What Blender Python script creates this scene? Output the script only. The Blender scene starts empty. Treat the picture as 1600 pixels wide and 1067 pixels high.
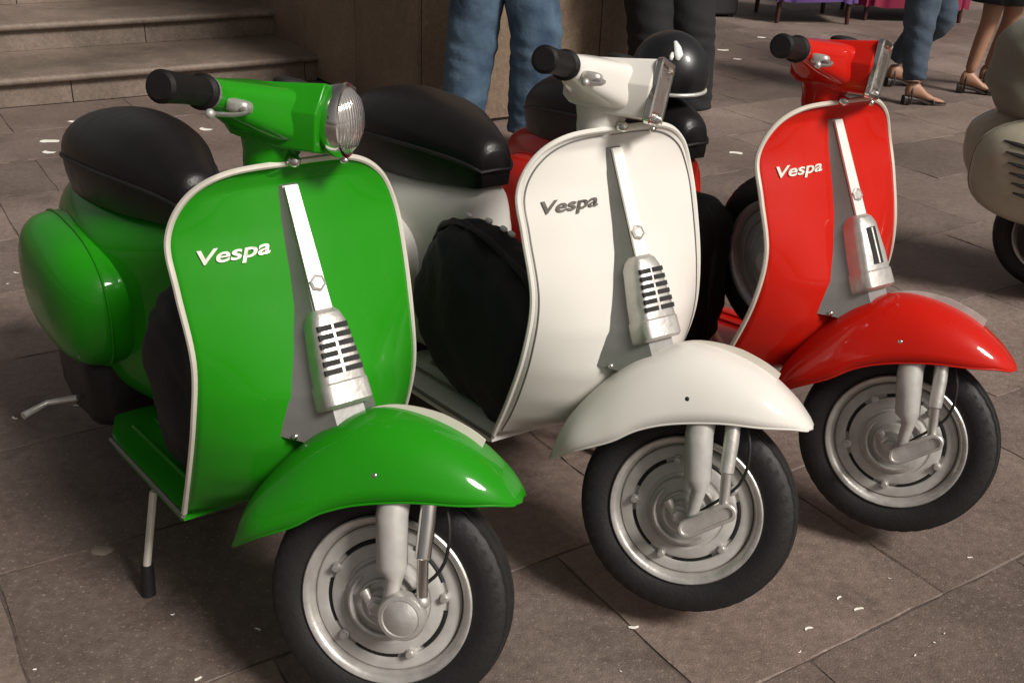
import bpy, bmesh, math, random
from mathutils import Vector, Matrix, noise

random.seed(7)
SC = bpy.context.scene
COL = SC.collection
PI = math.pi

# ------------------------------------------------------------------ camera, world, sun, exposure
PITCH, ROLL, CAM_Z = 0.444, 0.0386, 1.453
cd = bpy.data.cameras.new('camera')
cam = bpy.data.objects.new('camera', cd); COL.objects.link(cam)
fw = Vector((0, math.cos(PITCH), -math.sin(PITCH)))
up0 = Vector((0, math.sin(PITCH), math.cos(PITCH))); rt0 = Vector((1, 0, 0))
rt = rt0 * math.cos(ROLL) + up0 * math.sin(ROLL)
up = -rt0 * math.sin(ROLL) + up0 * math.cos(ROLL)
cam.matrix_world = Matrix(((rt.x, up.x, -fw.x, 0), (rt.y, up.y, -fw.y, 0), (rt.z, up.z, -fw.z, CAM_Z), (0, 0, 0, 1)))
cd.sensor_width = 36.0
cd.lens = 36.0 * 1694.0 / 1600.0
cd.clip_start = 0.05; cd.clip_end = 500
SC.camera = cam

SUN_AZ, SUN_EL = math.radians(-40), math.radians(43)     # azimuth from +x towards +y
world = bpy.data.worlds.new('World'); SC.world = world; world.use_nodes = True
wn = world.node_tree.nodes; wl = world.node_tree.links
bg = wn['Background']
sky = wn.new('ShaderNodeTexSky'); sky.sky_type = 'NISHITA'; sky.sun_disc = False
sky.sun_elevation = SUN_EL; sky.sun_rotation = PI / 2 - SUN_AZ
sky.dust_density = 4.0; sky.ozone_density = 1.0
hsv = wn.new('ShaderNodeHueSaturation'); hsv.inputs['Saturation'].default_value = 0.22
tint = wn.new('ShaderNodeMix'); tint.data_type = 'RGBA'; tint.blend_type = 'MULTIPLY'
tint.inputs[0].default_value = 1.0; tint.inputs[7].default_value = (1.0, 0.92, 0.84, 1)
wl.new(sky.outputs[0], hsv.inputs['Color']); wl.new(hsv.outputs[0], tint.inputs[6])
wl.new(tint.outputs[2], bg.inputs['Color']); bg.inputs['Strength'].default_value = 0.056

sd = bpy.data.lights.new('sun', 'SUN'); sd.energy = 3.9; sd.angle = math.radians(15); sd.color = (1.0, 0.95, 0.885)
sun = bpy.data.objects.new('sun', sd); COL.objects.link(sun)
sv = Vector((math.cos(SUN_EL) * math.cos(SUN_AZ), math.cos(SUN_EL) * math.sin(SUN_AZ), math.sin(SUN_EL)))
sun.rotation_euler = sv.to_track_quat('Z', 'Y').to_euler()
sun.location = sv * 20
SC.view_settings.view_transform = 'Standard'; SC.view_settings.look = 'None'
SC.view_settings.exposure = -0.04; SC.view_settings.gamma = 1.0
SC.view_settings.use_curve_mapping = False

# ------------------------------------------------------------------ materials
def new_mat(name):
    m = bpy.data.materials.new(name); m.use_nodes = True
    return m, m.node_tree.nodes, m.node_tree.links, m.node_tree.nodes['Principled BSDF']

def simple(name, col, rough=0.5, metal=0.0, coat=0.0, noise_amt=0.12, nscale=30.0, bump=0.0, bscale=80.0, rvar=0.1, spec=0.5, coat_rough=0.05, sheen=0.0):
    m, n, l, b = new_mat(name)
    tc = n.new('ShaderNodeTexCoord')
    no = n.new('ShaderNodeTexNoise'); no.inputs['Scale'].default_value = nscale; no.inputs['Detail'].default_value = 5
    l.new(tc.outputs['Object'], no.inputs['Vector'])
    mx = n.new('ShaderNodeMix'); mx.data_type = 'RGBA'
    c1 = [max(0, c * (1 - noise_amt)) for c in col] + [1]; c2 = [min(1, c * (1 + noise_amt)) for c in col] + [1]
    mx.inputs[6].default_value = c1; mx.inputs[7].default_value = c2
    l.new(no.outputs['Fac'], mx.inputs[0]); l.new(mx.outputs[2], b.inputs['Base Color'])
    mr = n.new('ShaderNodeMapRange'); mr.inputs[3].default_value = max(0.02, rough - rvar); mr.inputs[4].default_value = min(1, rough + rvar)
    l.new(no.outputs['Fac'], mr.inputs[0]); l.new(mr.outputs[0], b.inputs['Roughness'])
    b.inputs['Metallic'].default_value = metal
    b.inputs['Coat Weight'].default_value = coat; b.inputs['Coat Roughness'].default_value = coat_rough
    b.inputs['Specular IOR Level'].default_value = spec
    b.inputs['Sheen Weight'].default_value = sheen
    if bump > 0:
        n2 = n.new('ShaderNodeTexNoise'); n2.inputs['Scale'].default_value = bscale; n2.inputs['Detail'].default_value = 4
        l.new(tc.outputs['Object'], n2.inputs['Vector'])
        bp = n.new('ShaderNodeBump'); bp.inputs['Strength'].default_value = bump; bp.inputs['Distance'].default_value = 0.004
        l.new(n2.outputs['Fac'], bp.inputs['Height']); l.new(bp.outputs[0], b.inputs['Normal'])
    return m

def paint(name, col):
    m = simple(name, col, rough=0.38, coat=0.5, noise_amt=0.05, nscale=6, bump=0.07, bscale=6, rvar=0.05, coat_rough=0.04, spec=0.06)
    n = m.node_tree.nodes; l = m.node_tree.links; b = n['Principled BSDF']
    tc = n.new('ShaderNodeTexCoord')
    # dust film and specks, faint fine scratches
    d1 = n.new('ShaderNodeTexNoise'); d1.inputs['Scale'].default_value = 4.5; d1.inputs['Detail'].default_value = 7; d1.inputs['Roughness'].default_value = 0.7
    d2 = n.new('ShaderNodeTexNoise'); d2.inputs['Scale'].default_value = 190; d2.inputs['Detail'].default_value = 2
    mp = n.new('ShaderNodeMapping'); mp.inputs['Scale'].default_value = (14, 90, 220); mp.inputs['Rotation'].default_value = (0.4, 0.3, 0.8)
    d3 = n.new('ShaderNodeTexNoise'); d3.inputs['Scale'].default_value = 1.0; d3.inputs['Detail'].default_value = 3
    l.new(tc.outputs['Object'], d1.inputs['Vector']); l.new(tc.outputs['Object'], d2.inputs['Vector']); l.new(tc.outputs['Object'], mp.inputs['Vector']); l.new(mp.outputs[0], d3.inputs['Vector'])
    r1 = n.new('ShaderNodeMapRange'); r1.inputs[1].default_value = 0.48; r1.inputs[2].default_value = 0.78; r1.inputs[4].default_value = 0.035
    r2 = n.new('ShaderNodeMapRange'); r2.inputs[1].default_value = 0.70; r2.inputs[2].default_value = 0.78; r2.inputs[4].default_value = 0.12
    l.new(d1.outputs['Fac'], r1.inputs[0]); l.new(d2.outputs['Fac'], r2.inputs[0])
    ad = n.new('ShaderNodeMath'); ad.operation = 'ADD'; l.new(r1.outputs[0], ad.inputs[0]); l.new(r2.outputs[0], ad.inputs[1])
    old = b.inputs['Base Color'].links[0].from_socket
    mx = n.new('ShaderNodeMix'); mx.data_type = 'RGBA'; mx.inputs[7].default_value = (0.30, 0.26, 0.22, 1)
    l.new(ad.outputs[0], mx.inputs[0]); l.new(old, mx.inputs[6]); l.new(mx.outputs[2], b.inputs['Base Color'])
    cr = n.new('ShaderNodeMapRange'); cr.inputs[1].default_value = 0.35; cr.inputs[2].default_value = 0.75; cr.inputs[3].default_value = 0.02; cr.inputs[4].default_value = 0.16
    l.new(d1.outputs['Fac'], cr.inputs[0]); l.new(cr.outputs[0], b.inputs['Coat Roughness'])
    return m

M_green = paint('green_paint', (0.014, 0.235, 0.005))
M_white = paint('cream_white_paint', (0.70, 0.675, 0.63))
M_red = paint('red_paint', (0.50, 0.010, 0.004))
M_beige = simple('pale_olive_paint', (0.40, 0.37, 0.28), rough=0.4, coat=0.4, bump=0.1)
M_silver = simple('silver_paint', (0.48, 0.465, 0.44), rough=0.45, metal=0.2, nscale=28, noise_amt=0.34, bump=0.08)
M_cover = simple('horn_cover_grey', (0.27, 0.265, 0.255), rough=0.38, metal=0.4, bump=0.08)
M_alu = simple('cast_aluminium', (0.56, 0.54, 0.51), rough=0.38, metal=0.6, nscale=34, noise_amt=0.34, bump=0.15, bscale=120)
M_chrome = simple('chrome', (0.72, 0.70, 0.67), rough=0.14, metal=1.0, rvar=0.05)
M_bright = simple('bright_strip', (0.85, 0.84, 0.80), rough=0.25, metal=0.25, noise_amt=0.04)
M_trim = simple('pale_edge_trim', (0.66, 0.62, 0.54), rough=0.35, metal=0.2)
M_trimgrey = simple('grey_edge_trim', (0.22, 0.21, 0.20), rough=0.35, metal=0.6)
M_rubber = simple('tyre_rubber', (0.009, 0.0085, 0.008), rough=0.62, bump=0.2, bscale=150, noise_amt=0.3)
M_grip = simple('grip_rubber', (0.006, 0.005, 0.005), rough=0.6, bump=0.2, spec=0.25)
M_seat = simple('seat_vinyl', (0.009, 0.008, 0.008), rough=0.36, bump=0.12, bscale=260, noise_amt=0.25, spec=0.28)
M_seat_side = simple('seat_side_vinyl', (0.009, 0.008, 0.008), rough=0.5, bump=0.3, bscale=260)
M_bag = simple('black_bag_cloth', (0.011, 0.011, 0.011), rough=0.7, bump=0.4, bscale=35, noise_amt=0.4)
M_black = simple('black_gap', (0.006, 0.006, 0.006), rough=0.7)
M_engine = simple('oily_engine_metal', (0.025, 0.022, 0.020), rough=0.55, metal=0.4, noise_amt=0.5, bump=0.4)
M_lens = simple('lamp_glass', (0.60, 0.59, 0.56), rough=0.10, metal=0.75, coat=1.0, bump=0.25, bscale=60)
_n = M_lens.node_tree.nodes; _l = M_lens.node_tree.links
_w = _n.new('ShaderNodeTexWave'); _w.inputs['Scale'].default_value = 55; _w.bands_direction = 'Y'
_t = _n.new('ShaderNodeTexCoord'); _l.new(_t.outputs['Object'], _w.inputs['Vector'])
_b = _n.new('ShaderNodeBump'); _b.inputs['Strength'].default_value = 0.5; _b.inputs['Distance'].default_value = 0.003
_l.new(_w.outputs['Fac'], _b.inputs['Height']); _l.new(_b.outputs[0], _n['Principled BSDF'].inputs['Normal'])
M_redlens = simple('red_lamp_lens', (0.35, 0.01, 0.01), rough=0.15, coat=1.0)
M_badge = simple('badge_metal', (0.80, 0.78, 0.70), rough=0.25, metal=0.4)
M_badgedark = simple('badge_dark', (0.10, 0.09, 0.08), rough=0.3, metal=0.5)
M_helmet = simple('helmet_shell', (0.009, 0.009, 0.011), rough=0.38, coat=0.15)
M_whitemark = simple('white_print', (0.82, 0.82, 0.80), rough=0.5)
M_paper = simple('white_paper', (0.80, 0.77, 0.70), rough=0.8)
M_gum = simple('old_gum', (0.22, 0.18, 0.14), rough=0.8)
M_skin = simple('skin', (0.36, 0.19, 0.12), rough=0.5, nscale=12)
M_shoe = simple('dark_shoe_leather', (0.025, 0.018, 0.016), rough=0.45)
M_shoew = simple('pale_shoe', (0.45, 0.38, 0.32), rough=0.5)
M_shirt = simple('grey_shirt_cloth', (0.15, 0.15, 0.16), rough=0.85)
M_hair = simple('dark_hair', (0.02, 0.014, 0.010), rough=0.6)
M_blackcloth = simple('black_trouser_cloth', (0.010, 0.010, 0.011), rough=0.85, bump=0.3, bscale=40)
M_olive = simple('olive_cloth', (0.23, 0.225, 0.17), rough=0.85, bump=0.4, bscale=18, sheen=0.2)
M_wood = simple('dark_red_wood', (0.045, 0.012, 0.010), rough=0.5)
M_maroon = simple('maroon_cloth', (0.22, 0.012, 0.045), rough=0.85)
M_purple = simple('purple_cloth', (0.10, 0.05, 0.20), rough=0.85)

def denim_mat(name, c1, c2):
    m, n, l, b = new_mat(name)
    tc = n.new('ShaderNodeTexCoord')
    no = n.new('ShaderNodeTexNoise'); no.inputs['Scale'].default_value = 7; no.inputs['Detail'].default_value = 6
    l.new(tc.outputs['Object'], no.inputs['Vector'])
    cr = n.new('ShaderNodeValToRGB'); cr.color_ramp.elements[0].position = 0.35; cr.color_ramp.elements[1].position = 0.7
    cr.color_ramp.elements[0].color = (*c1, 1); cr.color_ramp.elements[1].color = (*c2, 1)
    l.new(no.outputs['Fac'], cr.inputs[0]); l.new(cr.outputs[0], b.inputs['Base Color'])
    b.inputs['Roughness'].default_value = 0.9
    n2 = n.new('ShaderNodeTexNoise'); n2.inputs['Scale'].default_value = 30
    l.new(tc.outputs['Object'], n2.inputs['Vector'])
    bp = n.new('ShaderNodeBump'); bp.inputs['Strength'].default_value = 0.4; bp.inputs['Distance'].default_value = 0.01
    l.new(n2.outputs['Fac'], bp.inputs['Height']); l.new(bp.outputs[0], b.inputs['Normal'])
    return m
M_denim = denim_mat('blue_denim', (0.022, 0.045, 0.085), (0.085, 0.14, 0.20))
M_denim2 = denim_mat('grey_blue_denim', (0.035, 0.055, 0.085), (0.08, 0.11, 0.15))

def stone_mat(name, c_dark, c_mid, c_light, rough=0.65, big=0.9, per_obj=0.25, bump=0.5, stain=0.6):
    m, n, l, b = new_mat(name)
    ge = n.new('ShaderNodeNewGeometry')
    na = n.new('ShaderNodeTexNoise'); na.inputs['Scale'].default_value = big; na.inputs['Detail'].default_value = 8; na.inputs['Roughness'].default_value = 0.62
    nb = n.new('ShaderNodeTexNoise'); nb.inputs['Scale'].default_value = 42; nb.inputs['Detail'].default_value = 6; nb.inputs['Roughness'].default_value = 0.7
    nc = n.new('ShaderNodeTexNoise'); nc.inputs['Scale'].default_value = 260; nc.inputs['Detail'].default_value = 3
    for q in (na, nb, nc): l.new(ge.outputs['Position'], q.inputs['Vector'])
    cr = n.new('ShaderNodeValToRGB'); e = cr.color_ramp.elements
    e[0].position = 0.34; e[0].color = (*c_dark, 1); e[1].position = 0.66; e[1].color = (*c_light, 1)
    k = e.new(0.5); k.color = (*c_mid, 1)
    l.new(na.outputs['Fac'], cr.inputs[0])
    # fine speckle
    cs = n.new('ShaderNodeMapRange'); cs.inputs[1].default_value = 0.3; cs.inputs[2].default_value = 0.7; cs.inputs[3].default_value = 0.72; cs.inputs[4].default_value = 1.25
    l.new(nb.outputs['Fac'], cs.inputs[0])
    mu = n.new('ShaderNodeMix'); mu.data_type = 'RGBA'; mu.blend_type = 'MULTIPLY'; mu.inputs[0].default_value = 1
    l.new(cr.outputs[0], mu.inputs[6]); l.new(cs.outputs[0], mu.inputs[7])
    # per piece variation
    oi = n.new('ShaderNodeObjectInfo')
    pr = n.new('ShaderNodeMapRange'); pr.inputs[3].default_value = 1 - per_obj; pr.inputs[4].default_value = 1 + per_obj
    l.new(oi.outputs['Random'], pr.inputs[0])
    mv = n.new('ShaderNodeMix'); mv.data_type = 'RGBA'; mv.blend_type = 'MULTIPLY'; mv.inputs[0].default_value = 1
    l.new(mu.outputs[2], mv.inputs[6]); l.new(pr.outputs[0], mv.inputs[7])
    # dark blot stains
    vs = n.new('ShaderNodeTexNoise'); vs.inputs['Scale'].default_value = 3.4; vs.inputs['Detail'].default_value = 9; vs.inputs['Roughness'].default_value = 0.68
    l.new(ge.outputs['Position'], vs.inputs['Vector'])
    vr = n.new('ShaderNodeMapRange'); vr.inputs[1].default_value = 0.54; vr.inputs[2].default_value = 0.74; vr.inputs[3].default_value = 0; vr.inputs[4].default_value = stain
    l.new(vs.outputs['Fac'], vr.inputs[0])
    md = n.new('ShaderNodeMix'); md.data_type = 'RGBA'; md.inputs[7].default_value = (*[c * 0.55 for c in c_dark], 1)
    l.new(vr.outputs[0], md.inputs[0]); l.new(mv.outputs[2], md.inputs[6])
    vo = n.new('ShaderNodeTexVoronoi'); vo.inputs['Scale'].default_value = 3.1; vo.inputs['Randomness'].default_value = 1.0
    dn = n.new('ShaderNodeTexNoise'); dn.inputs['Scale'].default_value = 22
    l.new(ge.outputs['Position'], dn.inputs['Vector'])
    vd = n.new('ShaderNodeMix'); vd.data_type = 'RGBA'; vd.inputs[0].default_value = 0.03
    l.new(ge.outputs['Position'], vd.inputs[6]); l.new(dn.outputs['Color'], vd.inputs[7]); l.new(vd.outputs[2], vo.inputs['Vector'])
    vm = n.new('ShaderNodeMapRange'); vm.inputs[1].default_value = 0.035; vm.inputs[2].default_value = 0.075; vm.inputs[3].default_value = 0.55 if stain > 0.5 else 0.0; vm.inputs[4].default_value = 0.0
    l.new(vo.outputs['Distance'], vm.inputs[0])
    mg = n.new('ShaderNodeMix'); mg.data_type = 'RGBA'; mg.inputs[7].default_value = (*[c * 0.42 for c in c_dark], 1)
    l.new(vm.outputs[0], mg.inputs[0]); l.new(md.outputs[2], mg.inputs[6])
    l.new(mg.outputs[2], b.inputs['Base Color'])
    rr = n.new('ShaderNodeMapRange'); rr.inputs[3].default_value = rough - 0.15; rr.inputs[4].default_value = min(1, rough + 0.15)
    l.new(nb.outputs['Fac'], rr.inputs[0]); l.new(rr.outputs[0], b.inputs['Roughness'])
    ad = n.new('ShaderNodeMath'); ad.operation = 'ADD'
    l.new(nb.outputs['Fac'], ad.inputs[0]); l.new(nc.outputs['Fac'], ad.inputs[1])
    gs = n.new('ShaderNodeMapRange'); gs.inputs[1].default_value = 0.62; gs.inputs[2].default_value = 0.70; gs.inputs[4].default_value = 0.45
    ng = n.new('ShaderNodeTexNoise'); ng.inputs['Scale'].default_value = 120; ng.inputs['Detail'].default_value = 2
    l.new(ge.outputs['Position'], ng.inputs['Vector']); l.new(ng.outputs['Fac'], gs.inputs[0])
    m5 = n.new('ShaderNodeMix'); m5.data_type = 'RGBA'; m5.inputs[7].default_value = (*[min(1, c * 1.7) for c in c_light], 1)
    l.new(gs.outputs[0], m5.inputs[0]); l.new(mg.outputs[2], m5.inputs[6]); l.new(m5.outputs[2], b.inputs['Base Color'])
    bp = n.new('ShaderNodeBump'); bp.inputs['Strength'].default_value = bump; bp.inputs['Distance'].default_value = 0.004
    l.new(ad.outputs[0], bp.inputs['Height']); l.new(bp.outputs[0], b.inputs['Normal'])
    return m
M_pave = stone_mat('paving_stone', (0.104, 0.075, 0.061), (0.164, 0.122, 0.102), (0.228, 0.176, 0.152), rough=0.62, per_obj=0.2)
M_joint = stone_mat('joint_dirt', (0.06, 0.046, 0.038), (0.09, 0.068, 0.058), (0.125, 0.096, 0.083), rough=0.9, per_obj=0)
M_far = stone_mat('far_paving', (0.12, 0.095, 0.086), (0.17, 0.138, 0.127), (0.22, 0.18, 0.168), rough=0.65, per_obj=0)
M_step = stone_mat('step_stone', (0.10, 0.075, 0.058), (0.15, 0.115, 0.09), (0.20, 0.155, 0.125), rough=0.6, big=2.0, per_obj=0.1)
M_wall = stone_mat('brown_wall_stone', (0.145, 0.100, 0.066), (0.185, 0.130, 0.087), (0.225, 0.162, 0.110), rough=0.6, big=1.5, per_obj=0.12, stain=0.3)

# ------------------------------------------------------------------ mesh helpers
def mk(name, V, F, mat, parent=None, xf=None, angle=38, smooth=True, solid=0.0, sub=0, bevel=0.0):
    if xf: V = [xf(Vector(v)) for v in V]
    me = bpy.data.meshes.new(name); me.from_pydata([tuple(v) for v in V], [], F); me.update()
    bm = bmesh.new(); bm.from_mesh(me); bmesh.ops.recalc_face_normals(bm, faces=bm.faces); bm.to_mesh(me); bm.free()
    me.materials.append(mat)
    if smooth:
        for p in me.polygons: p.use_smooth = True
        if angle: me.set_sharp_from_angle(angle=math.radians(angle))
    o = bpy.data.objects.new(name, me); COL.objects.link(o)
    if parent: o.parent = parent
    if solid:
        s = o.modifiers.new('solid', 'SOLIDIFY'); s.thickness = solid; s.offset = 0
    if bevel:
        s = o.modifiers.new('bevel', 'BEVEL'); s.width = bevel; s.segments = 3; s.limit_method = 'ANGLE'; s.angle_limit = math.radians(35)
    if sub:
        s = o.modifiers.new('sub', 'SUBSURF'); s.levels = sub; s.render_levels = sub
    return o

def join(*vf):
    V, F = [], []
    for v, f in vf:
        k = len(V); V += [Vector(x) for x in v]; F += [tuple(i + k for i in g) for g in f]
    return V, F

def loft(rings, closed=True, cap=True):
    n = len(rings[0]); V = [Vector(p) for r in rings for p in r]; F = []
    m = n if closed else n - 1
    for i in range(len(rings) - 1):
        for j in range(m):
            a = i * n + j; b = i * n + (j + 1) % n
            F.append((a, b, b + n, a + n))
    if cap and closed:
        F.append(tuple(range(n - 1, -1, -1))); F.append(tuple(range((len(rings) - 1) * n, len(rings) * n)))
    return V, F

def catmull(P, per=6, loop=False):
    P = [Vector(p) for p in P]; out = []
    n = len(P)
    rng = range(n if loop else n - 1)
    for i in rng:
        b, c = P[i], P[(i + 1) % n]
        a = P[i - 1] if (i > 0 or loop) else b * 2 - c
        d = P[(i + 2) % n] if (i + 2 < n or loop) else c * 2 - b
        for k in range(per):
            t = k / per
            out.append(0.5 * ((2 * b) + (c - a) * t + (2 * a - 5 * b + 4 * c - d) * t * t + (3 * b - a - 3 * c + d) * t ** 3))
    if not loop: out.append(P[-1])
    return out

def lerp_table(T, x):
    if x <= T[0][0]: return T[0][1]
    for (a, b), (c, d) in zip(T, T[1:]):
        if x <= c:
            return b + (d - b) * (x - a) / (c - a)
    return T[-1][1]

def tube(pts, rad, seg=12, closed=False, flat=1.0):
    pts = [Vector(p) for p in pts]; n = len(pts)
    if not isinstance(rad, (list, tuple)): rad = [rad] * n
    rings = []; prev = None
    for i, p in enumerate(pts):
        a = pts[i - 1] if (i > 0 or closed) else p; b = pts[(i + 1) % n] if (i < n - 1 or closed) else p
        t = (b - a).normalized()
        if prev is None:
            u = t.orthogonal().normalized()
        else:
            u = (prev - t * prev.dot(t)).normalized()
        prev = u; w = t.cross(u)
        rings.append([p + (u * math.cos(2 * PI * k / seg) + w * math.sin(2 * PI * k / seg) * flat) * rad[i] for k in range(seg)])
    if closed:
        rings.append(rings[0]); return loft(rings, True, False)
    return loft(rings)

def revolve(profile, origin, seg=48, closed=False):
    """profile: (radius, y) pairs; revolved about the axis through origin along y"""
    V = []; F = []; n = len(profile); o = Vector(origin)
    for k in range(seg):
        a = 2 * PI * k / seg
        for r, y in profile: V.append(o + Vector((r * math.cos(a), y, r * math.sin(a))))
    m = n if closed else n - 1
    for k in range(seg):
        for j in range(m):
            a = k * n + j; b = k * n + (j + 1) % n; c = ((k + 1) % seg) * n + (j + 1) % n; d = ((k + 1) % seg) * n + j
            F.append((a, b, c, d))
    return V, F

def box(c, s):
    x, y, z = c; a, b, d = s[0] / 2, s[1] / 2, s[2] / 2
    V = [Vector((x + i * a, y + j * b, z + k * d)) for i in (-1, 1) for j in (-1, 1) for k in (-1, 1)]
    return V, [(0, 1, 3, 2), (4, 6, 7, 5), (0, 4, 5, 1), (2, 3, 7, 6), (0, 2, 6, 4), (1, 5, 7, 3)]

def sgnpow(x, p): return math.copysign(abs(x) ** p, x)

def superell(c, s, e1=0.8, e2=0.8, nu=40, nv=24, lump=0.0, seed=0, lfreq=6):
    V, rings = [], []
    for i in range(nv + 1):
        ph = -PI / 2 + PI * i / nv
        ph = max(-PI / 2 + 1e-3, min(PI / 2 - 1e-3, ph)); ring = []
        for j in range(nu):
            th = 2 * PI * j / nu
            d = Vector((sgnpow(math.cos(ph), e1) * sgnpow(math.cos(th), e2) * s[0], sgnpow(math.cos(ph), e1) * sgnpow(math.sin(th), e2) * s[1], sgnpow(math.sin(ph), e1) * s[2]))
            p = Vector(c) + d
            if lump:
                p += d.normalized() * lump * noise.noise(p * lfreq + Vector((seed, 0, 0))) + d.normalized() * lump * 0.4 * noise.noise(p * lfreq * 2.7 + Vector((seed, 5, 0)))
            ring.append(p)
        rings.append(ring)
    return loft(rings)

def empty(name, loc, rz=0.0, label=None, cat=None, group=None):
    o = bpy.data.objects.new(name, None); COL.objects.link(o)
    o.location = loc; o.rotation_euler = (0, 0, rz); o.empty_display_size = 0.1
    tag(o, label, cat, group); return o

def tag(o, label=None, cat=None, group=None, kind=None):
    if label: o['label'] = label
    if cat: o['category'] = cat
    if group: o['group'] = group
    if kind: o['kind'] = kind
    return o

# ------------------------------------------------------------------ the setting: ground and paving
D33 = Vector((0.8387, 0.5446, 0)); N33 = Vector((-0.5446, 0.8387, 0))     # directions of the paving grid
def grid(a, n, z=0.0): return D33 * a + N33 * n + Vector((0, 0, z))

V, F = [], []
V = [(-80, -40, -0.014), (90, -40, -0.014), (90, 130, -0.014), (-80, 130, -0.014)]
tag(mk('ground', V, [(0, 1, 2, 3)], M_far, smooth=False), kind='structure')
pav = empty('pavement', (0, 0, 0)); tag(pav, kind='structure')
bed = mk('joint_bed', [tuple(grid(a, n, -0.0032)) for a, n in ((-6, -3), (9.5, -3), (9.5, 9.0), (-6, 9.0))], [(0, 1, 2, 3)], M_joint, pav, smooth=False)
SL, SW, GAP = 0.654, 0.52, 0.0034
def slab_mesh(i):
    rnd = random.Random(i); a, b = SL / 2 - GAP / 2, SW / 2 - GAP / 2; c = 0.0018
    V = []
    def edge(z, ins):
        pts = []
        nx, ny = 9, 7
        for k in range(nx): pts.append((-a + ins + (2 * a - 2 * ins) * k / nx, -b + ins))
        for k in range(ny): pts.append((a - ins, -b + ins + (2 * b - 2 * ins) * k / ny))
        for k in range(nx): pts.append((a - ins - (2 * a - 2 * ins) * k / nx, b - ins))
        for k in range(ny): pts.append((-a + ins, b - ins - (2 * b - 2 * ins) * k / ny))
        return [(x + rnd.uniform(-.0034, .0034), y + rnd.uniform(-.0034, .0034), z) for x, y in pts]
    lo = edge(-0.012, 0); mid = edge(-0.003, 0.0005); top = edge(0, c)
    V, F = loft([lo, mid, top], True, False)
    k = len(V); m = len(top); F.append(tuple(range(k - m, k)))
    me = bpy.data.meshes.new('paving_slab'); me.from_pydata([tuple(v) for v in V], [], F); me.update(); me.materials.append(M_pave)
    return me
SLABS = [slab_mesh(i) for i in range(5)]
cand = []
for k in range(-6, 16):
    off = 1.819 if k % 2 == 0 else 1.409
    for j in range(-12, 14):
        a = off + SL * (j + 0.5); n = 1.063 + SW * (k + 0.5)
        p = grid(a, n)
        if n > 6.1 and a < 2.7: continue
        if n > 4.85 + 0.4 and 2.4 < a < 4.3: continue
        d = p - Vector((0, 0, CAM_Z)); z = d.dot(fw)
        if z < 0.6: continue
        u = 1694 * d.dot(rt) / z; v = 1694 * d.dot(up) / z
        if abs(u) < 1000 + 250 / z * 2 and -700 - 500 / z < v < 620: cand.append((z, a, n))
cand.sort()
rs = random.Random(3)
for z, a, n in cand[:298]:
    o = bpy.data.objects.new('paving_slab', rs.choice(SLABS)); COL.objects.link(o); o.parent = pav
    o.location = grid(a, n, rs.uniform(-0.0008, 0.0006)); o.rotation_euler = (rs.uniform(-.0012, .0012), rs.uniform(-.0012, .0012), math.atan2(D33.y, D33.x) + (PI if rs.random() < .5 else 0))

# ------------------------------------------------------------------ steps and wall
st = empty('stone_steps', grid(0, 6.3), 0.0, 'broad brown stone steps with rounded nosings behind the green scooter', 'steps')
def rel(p, o): return Vector(p) - Vector(o)
for i in range(5):
    n0 = 6.27 + 0.70 * i; h = 0.16 * (i + 1); a0, a1 = -5.0, 2.58
    def gbox(aa, ab, na, nb, za, zb):
        V = [rel(grid(a, n, z), st.location) for a in (aa, ab) for n in (na, nb) for z in (za, zb)]
        return V, [(0, 1, 3, 2), (4, 6, 7, 5), (0, 4, 5, 1), (2, 3, 7, 6), (0, 2, 6, 4), (1, 5, 7, 3)]
    ra = a0 + (0.0 if i % 2 else -0.6)
    while ra < a1 - 0.01:
        rb = min(a1, ra + 1.35)
        mk('riser', *gbox(ra + 0.002, rb - 0.002, n0 + 0.004 * random.random(), n0 + 0.8, h - 0.16, h - 0.042), M_step, st, smooth=False, bevel=0.003); ra = rb
    # tread with a half-round nosing, built of lengths laid end to end
    aa = a0
    while aa < a1 - 0.01:
        ab = min(a1, aa + 1.9)
        prof = [(n0 + 0.78, h - 0.042), (n0 - 0.018, h - 0.042)] + [(n0 - 0.018 - 0.021 * math.sin(t), h - 0.021 - 0.021 * math.cos(t)) for t in [PI * q / 8 for q in range(1, 8)]] + [(n0 - 0.018, h), (n0 + 0.78, h)]
        rings = [[rel(grid(a, n, z), st.location) for n, z in prof] for a in (aa + 0.002, ab - 0.002)]
        mk('tread', *loft(rings), M_step, st, angle=30)
        aa = ab

wl_o = grid(2.58, 4.95)
wall = empty('brown_stone_wall', wl_o, 0.0, 'tall brown stone clad wall at the right end of the steps', 'wall')
def wbox(aa, ab, na, nb, za, zb):
    V = [rel(grid(a, n, z), wl_o) for a in (aa, ab) for n in (na, nb) for z in (za, zb)]
    return V, [(0, 1, 3, 2), (4, 6, 7, 5), (0, 4, 5, 1), (2, 3, 7, 6), (0, 2, 6, 4), (1, 5, 7, 3)]
mk('core', *wbox(2.60, 4.28, 4.97, 9.5, 0, 3.6), M_joint, wall, smooth=False)
for zz in range(3):
    z0, z1 = 0.02 + zz * 1.2, 0.02 + zz * 1.2 + 1.194
    for i in range(3):
        w = 1.68 / 3
        mk('wall_panel', *wbox(2.602 + i * w, 2.602 + (i + 1) * w - 0.007, 4.945, 4.968, z0, z1), M_wall, wall, smooth=False, bevel=0.003)
        mk('wall_panel', *wbox(4.282, 4.305, 4.972 + i * 1.4, 4.972 + (i + 1) * 1.4 - 0.007, z0, z1), M_wall, wall, smooth=False, bevel=0.003)
    for i in range(6):
        w = 0.75
        mk('wall_panel', *wbox(2.575, 2.598, 4.945 + i * w, 4.945 + (i + 1) * w - 0.007, z0, z1), M_wall, wall, smooth=False, bevel=0.003)

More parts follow.
